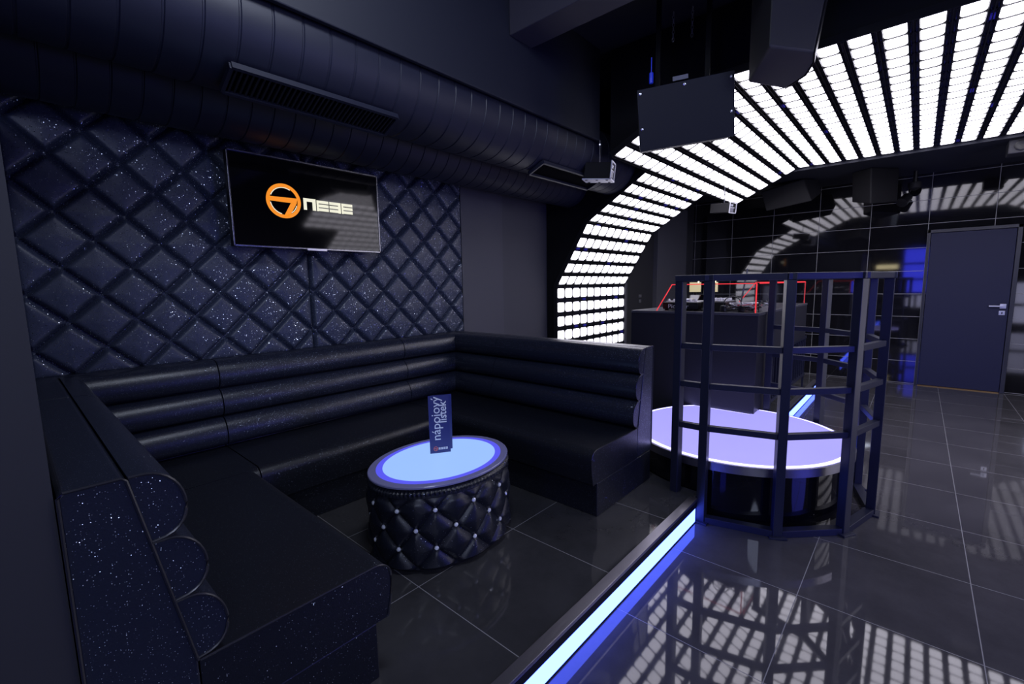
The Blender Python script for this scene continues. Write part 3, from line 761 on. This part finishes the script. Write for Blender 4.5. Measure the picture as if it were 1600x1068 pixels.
# speaker 1: box seen from behind/below
eul = (.2182, -.081, -1.1124); from mathutils import Euler
R3 = Euler(eul, 'XYZ').to_matrix(); c1 = Vector((2.9507, 1.1614, 2.4823))
t = thing('subwoofer', 'flat black rectangular speaker cabinet hanging in front of the LED arch', 'speaker', c1)
def L1(x, y, z): return c1+R3 @ Vector((x, y, z))
sc1 = MB(); sc1.add([L1(x, y, z) for z in (-.179, .179) for y in (.012, .30) for x in (-.278, .278)], [(0, 2, 3, 1), (4, 5, 7, 6), (0, 1, 5, 4), (2, 6, 7, 3), (0, 4, 6, 2), (1, 3, 7, 5)])
build('cabinet', sc1, M['black'], t, bevel=.006)
pl = MB(); pl.add([L1(x, y, z) for z in (-.181, .181) for y in (0, .012) for x in (-.281, .281)], [(0, 2, 3, 1), (4, 5, 7, 6), (0, 1, 5, 4), (2, 6, 7, 3), (0, 4, 6, 2), (1, 3, 7, 5)])
build('face_plate', pl, M['plate'], t, bevel=.002)
for x, z in ((-.262, .155), (-.262, -.05), (0, .160), (.262, .150), (.262, -.04)):
    mb = MB(); cc = L1(x, -.001, z); ux = R3 @ Vector((1, 0, 0)); uz = R3 @ Vector((0, 0, 1)); uy = R3 @ Vector((0, -1, 0))
    mb.loft([[cc+ux*r*cos(2*pi*q/10)+uz*r*sin(2*pi*q/10)+uy*h_ for q in range(10)] for r, h_ in ((.009, 0), (.008, .004), (.002, .005))])
    build('screw', mb, M['screw'], t)
for xx in (-.15, .15): build('hanging_bracket', MB().bar(L1(xx, .15, .17), Vector((L1(xx, .15, .17).x, L1(xx, .15, .17).y, 3.3)), .03, .012), M['black'], t)
bx = L1(-.19, .02, .235)
lab(build('cable_plug', MB().lathe(bx, [(.012, -.03), (.013, 0), (.012, .03), (.005, .035)], 10).tube([bx+Vector((0, 0, .03)), bx+Vector((0, 0, .12))], .003), M['bluepl'], t), 'blue cable plug')
sg = L1(-.02, .02, .205)
build('label_plate', MB().obox(sg, R3 @ Vector((.045, 0, 0)), R3 @ Vector((0, .002, 0)), R3 @ Vector((0, 0, .012))), mat('printed_grey_label', (.16, .16, .2), .4), t)
# speaker 2: cabinet with curved front, bottom horizontal
B_, D_, A_, C_ = Vector((2.691, .644, 2.6)), Vector((2.919, .487, 2.6)), Vector((3.065, .837, 2.6)), Vector((3.322, .698, 2.6))
bot = [B_, D_, Vector((3.048, .509, 2.6)), Vector((3.197, .571, 2.6)), C_, A_]
out = (D_-B_)
top = [B_, D_+out*.32, Vector((3.048, .509, 2.6))+out*.32, Vector((3.197, .571, 2.6))+out*.32, C_+out*.32, A_]
top = [v+Vector((0, 0, .46)) for v in top]
t = thing('speaker_cabinet', 'large black speaker cabinet with curved front hanging at the top before the LED arch', 'speaker', (B_+C_)/2)
build('cabinet', MB().loft([bot, top]), mat('grey_black_textured_paint', (.034, .034, .038), .6), t, bevel=.012, bseg=3)
cen = sum(top, Vector())/6
build('hanging_bracket', MB().box(cen.x-.04, cen.x+.04, cen.y-.01, cen.y+.01, cen.z-.02, 3.3), M['black'], t)
gr = MB(); e0 = [bot[1], bot[2], bot[3], bot[4]]; e1 = [top[1], top[2], top[3], top[4]]; gn = out.normalized()*.008
gr.loft([[p+gn for p in e0]+[p+gn*.2 for p in e0[::-1]], [p+gn for p in e1]+[p+gn*.2 for p in e1[::-1]]])
build('front_grille', gr, M['plastic'], t)
# far speakers beyond the arch
t = thing('speaker_cabinet', 'dark box speaker tilted down beyond the LED arch, left of the far two', 'speaker', (7.4, 1.4, 2.6))
P8 = [(7.3, 1.683, 2.416), (7.3, 1.145, 2.485), (7.62, 1.62, 2.55), (7.5, 1.058, 2.615), (7.3, 1.76, 2.693), (7.3, 1.255, 2.79), (7.62, 1.68, 2.79), (7.5, 1.12, 2.79)]
hull_box('cabinet', P8, M['black'], t, .012)
build('hanging_bracket', MB().box(7.4, 7.46, 1.38, 1.42, 2.74, 2.81), M['black'], t)
t = thing('speaker_cabinet', 'black box speaker hanging before the far tiled wall, right of the two', 'speaker', (7.6, .5, 2.6))
P8 = [(7.3, .60, 2.40), (7.42, .47, 2.385), (7.62, .58, 2.40), (7.62, .25, 2.40), (7.3, .66, 2.80), (7.42, .49, 2.80), (7.62, .66, 2.80), (7.62, .25, 2.80)]
P8 = [(7.42, .72, 2.43), (7.25, .515, 2.362), (7.75, .60, 2.44), (7.55, .27, 2.39), (7.42, .74, 2.80), (7.25, .535, 2.80), (7.75, .62, 2.80), (7.55, .28, 2.80)]
hull_box('cabinet', P8, M['black'], t, .012)
# small speaker at the right edge
t = thing('ceiling_speaker', 'small dark ceiling speaker with a round grille at the right edge', 'speaker', (6.95, -.66, 2.75))
build('housing', MB().box(6.88, 7.08, -.78, -.575, 2.66, 2.80), mat('charcoal_plastic', (.03, .03, .038), .5), t, bevel=.01)
build('round_grille', MB().loft([[(6.878-dd, -.665+r*cos(2*pi*q/20), 2.732+r*sin(2*pi*q/20)) for q in range(20)] for r, dd in ((.05, 0), (.05, .008), (.04, .010), (.01, .006))]), M['plastic'], t)
# spotlight on far wall
t = thing('spotlight', 'small black round spotlight hanging before the tiled wall left of the door', 'spotlight', (7.9, .2, 2.45))
ax = Vector((-.5, .25, -.4)).normalized(); s_ = ax.cross(Vector((0, 0, 1))).normalized(); u_ = s_.cross(ax)
cc = Vector((7.9, .215, 2.45))
build('head', MB().loft([[cc+ax*d+s_*r*cos(2*pi*q/18)+u_*r*sin(2*pi*q/18) for q in range(18)] for d, r in ((-.09, .03), (-.07, .055), (.02, .06), (.07, .062), (.072, .045))]), M['plastic'], t, smooth=True)
build('arm', MB().tube([(7.9, .215, 2.45), (7.93, .16, 2.58), (7.93, .13, 2.60)], .008).tube([(7.93, .13, 2.60), (7.93, .13, 2.80)], .02), M['plastic'], t, smooth=True)
build('mount', MB().lathe((7.93, .13, 2.56), [(.02, 0), (.06, .03), (.07, .08), (.065, .10)], 20), M['speaker'], t, smooth=True)

# bracket light fixtures near the arch
def fixture(c, ux, uy, uz, L, label, sc=1.0, foot=True):
    c = Vector(c); t = thing('effect_light', label, 'light fixture', c, 'small effect lights beside the arch')
    build('housing', MB().obox(c-ux*L*.5, ux*L*.5, uy*.062*sc, uz*.062*sc), M['black'], t, bevel=.004)
    fr = MB(); w = .068*sc
    for a, b in ((-1, 0), (1, 0)): fr.obox(c+ux*.004+uy*a*w, ux*.004, uy*.006*sc, uz*w)
    for b in (-1, 1): fr.obox(c+ux*.004+uz*b*w, ux*.004, uy*w, uz*.006*sc)
    fr.obox(c+ux*.004+uy*w*.25, ux*.003, uy*w*.7, uz*.004)
    build('end_frame', fr, M['white'], t)
    build('socket_plate', MB().obox(c+ux*.003+uy*w*.3-uz*w*.45, ux*.003, uy*w*.5, uz*w*.35), mat('grey_socket', (.2, .2, .24), .5), t)
    build('lettering', MB().obox(c+ux*.0035+uy*w*.35+uz*w*.55, ux*.004, uy*w*.32, uz*w*.07).obox(c+ux*.0035+uy*w*.42+uz*w*.35, ux*.004, uy*w*.28, uz*w*.07), M['cardtxt'], t)
    if foot:
        bp = MB().obox(c-ux*L*.5-uz*.072*sc, ux*L*.55, uy*.068*sc, uz*.005); lab(build('base_plate', bp, M['white'], t), 'white perforated base plate')
        hm = MB()
        for a in (.12, .5, .9):
            for b in (-.8, .8): q_ = c-ux*L*a+uy*b*.058*sc-uz*.078*sc; hm.obox(q_, ux*.009, uy*.007, uz*.002)
        build('hole_set', hm, M['black'], t)
        hk = [c-ux*L*1.05-uz*.06, c-ux*L*1.25+uz*.0, c-ux*L*1.18+uz*.06, c-ux*L*.9+uz*.07]
        build('hook', MB().tube(hk, .004), M['rail'], t)
    return t
ux = Vector((-.80, -.52, -.12)).normalized(); ux = Vector((.30, -.93, -.10)).normalized(); uy = ux.cross(Vector((0, 0, 1))).normalized()
uz = uy.cross(ux).normalized()
fixture((3.44, 1.945, 2.35), ux, uy, uz, .22, 'small black effect light with white base plate at the left end of the arch')
ux = Vector((-.30, -.94, -.10)).normalized(); uy = ux.cross(Vector((0, 0, 1))).normalized(); uz = uy.cross(ux).normalized()
fixture((5.76, 1.68, 2.29), ux, uy, uz, .26, 'small black effect light with a pale square end frame below the arch shoulder', .85, False)
fx = [o for o in bpy.data.objects if o.name.startswith('effect_light')][-1]
build('hanging_rod', MB().tube([(5.78, 1.78, 2.33), (5.78, 1.78, 2.545)], .005), M['rail'], fx)
t2 = thing('ceiling_rod', 'thin threaded rod holding the effect light at the left end of the LED arch', 'rod', (3.38, 2.03, 2.6))
build('rod', MB().tube([(3.385, 2.03, 2.43), (3.385, 2.03, 2.60)], .004), M['rail'], t2)
build('nut', MB().lathe((3.385, 2.03, 2.56), [(.010, 0), (.010, .012)], 6), M['steel'], t2)

# chains and hooks on the ceiling
def chain(x, y, z0, n, label):
    mb = MB()
    for i in range(n):
        z = z0-i*.024; rr = .010
        ang_ = i % 2*pi/2; u = Vector((cos(ang_), sin(ang_), 0))
        mb.tube([Vector((x, y, z))+u*rr*.7*cos(2*pi*k/10)+Vector((0, 0, .015*sin(2*pi*k/10))) for k in range(11)], .0028, 5)
    o = build('chain', mb, M['steel'], smooth=True); tag(o, label, 'chain', 'chains below the ceiling'); return o
chain(3.30, 1.40, 3.285, 8, 'short steel chain hanging above the flat speaker cabinet, the left one')
chain(3.33, 1.28, 3.285, 8, 'short steel chain hanging above the flat speaker cabinet, the right one')
chain(2.20, 1.70, 3.285, 6, 'thin steel chain hanging from the ceiling left of the crossbeam')

# ------------------------------------------------------------------ door
DY0, DY1, DZ = -.835, -.075, 2.02
t = thing('door_1', 'plain navy grey door in a thin frame in the black tiled wall', 'door', (XW, (DY0+DY1)/2, 0)); t['kind'] = 'structure'
leaf = build('door_leaf', MB().box(XW-.035, XW+.005, DY0, DY1, .012, DZ), M['door'], t, bevel=.003)
build('door_frame', MB().box(XW-.05, XW, DY0-.045, DY0-.004, 0, DZ+.045).box(XW-.05, XW, DY1+.004, DY1+.035, 0, DZ+.045).box(XW-.05, XW, DY0-.045, DY1+.035, DZ+.004, DZ+.045), M['frame'], t, bevel=.003)
dh = build('door_handle', MB().box(XW-.045, XW-.035, DY0+.02, DY0+.075, 1.055, 1.11).bar((XW-.07, DY0+.05, 1.083), (XW-.07, DY0+.17, 1.083), .014, .016).bar((XW-.035, DY0+.05, 1.083), (XW-.075, DY0+.05, 1.083), .016), M['steel'], leaf, bevel=.002)
build('keyhole_plate', MB().box(XW-.042, XW-.035, DY0+.025, DY0+.078, .975, 1.025), M['steel'], leaf, bevel=.002)
build('keyhole', MB().box(XW-.044, XW-.041, DY0+.046, DY0+.056, .988, 1.012), M['black'], leaf)
tag(build('wall_switch', MB().box(6.13, 6.20, 3.005, 3.02, 1.235, 1.275).box(6.14, 6.19, 3.005, 3.02, 1.16, 1.205), mat('grey_switch', (.10, .10, .11), .4), bevel=.002), 'small grey wall switch on the black wall left of the grey pilaster', 'switch')
build_thr = struct('trim_10', MB().box(XW-.05, XW, DY0, DY1, 0, .010), mat('brass_threshold', (.35, .22, .08), .4, 1))

# ------------------------------------------------------------------ bar side behind the camera (seen only in reflections)
t = thing('back_bar', 'blue-lit bar shelf against the wall behind, mirrored in the tiles', 'bar shelf', (-3.1, .2, 0))
build('shelf_body', MB().box(-3.19, -2.95, -.25, 1.2, 0, 1.0).box(-3.19, -2.95, .42, .47, 1.0, 2.6).box(-3.19, -2.95, 1.15, 1.2, 1.0, 2.6), M['booth'], t)
for z0, z1 in ((1.02, 1.40), (1.46, 1.90), (1.96, 2.40)):
    build('lit_panel', MB().box(-3.19, -3.16, -.22, .40, z0, z1), M['blue'], t)
    build('shelf_board', MB().box(-3.16, -2.96, -.25, 1.15, z0-.05, z0-.01), M['booth'], t)
build('warm_lamp', MB().box(-3.15, -3.10, .55, 1.10, 1.78, 1.95), mat('warm_bar_lamp', (.5, .4, .2), .5, emit=(1, .86, .5), es=5), t)
for k in range(2):
    f = thing('bar_fridge', ('left', 'right')[k]+' glass-door bar fridge behind the camera', 'fridge', (-3.0, -2.45-k*.75, 0), 'bar fridges')
    y0 = -2.52-k*.55
    if k == 0: build('lit_counter', MB().box(-2.95, -2.94, -.1, .02, .55, .92).box(-2.95, -2.94, .10, .28, .55, .92), M['fridge'], t)
    build('cabinet', MB().box(-3.19, -2.75, y0, y0+.52, 0, 1.35), M['booth'], f)
    build('lit_glass', MB().box(-2.75, -2.74, y0+.04, y0+.48, .15, .62).box(-2.75, -2.74, y0+.04, y0+.48, .70, 1.28), M['fridge'], f)

# ------------------------------------------------------------------ smooth normals cleanup
for o in list(bpy.data.objects):
    if o.type == 'MESH' and 'parent' in o.keys(): del o['parent']
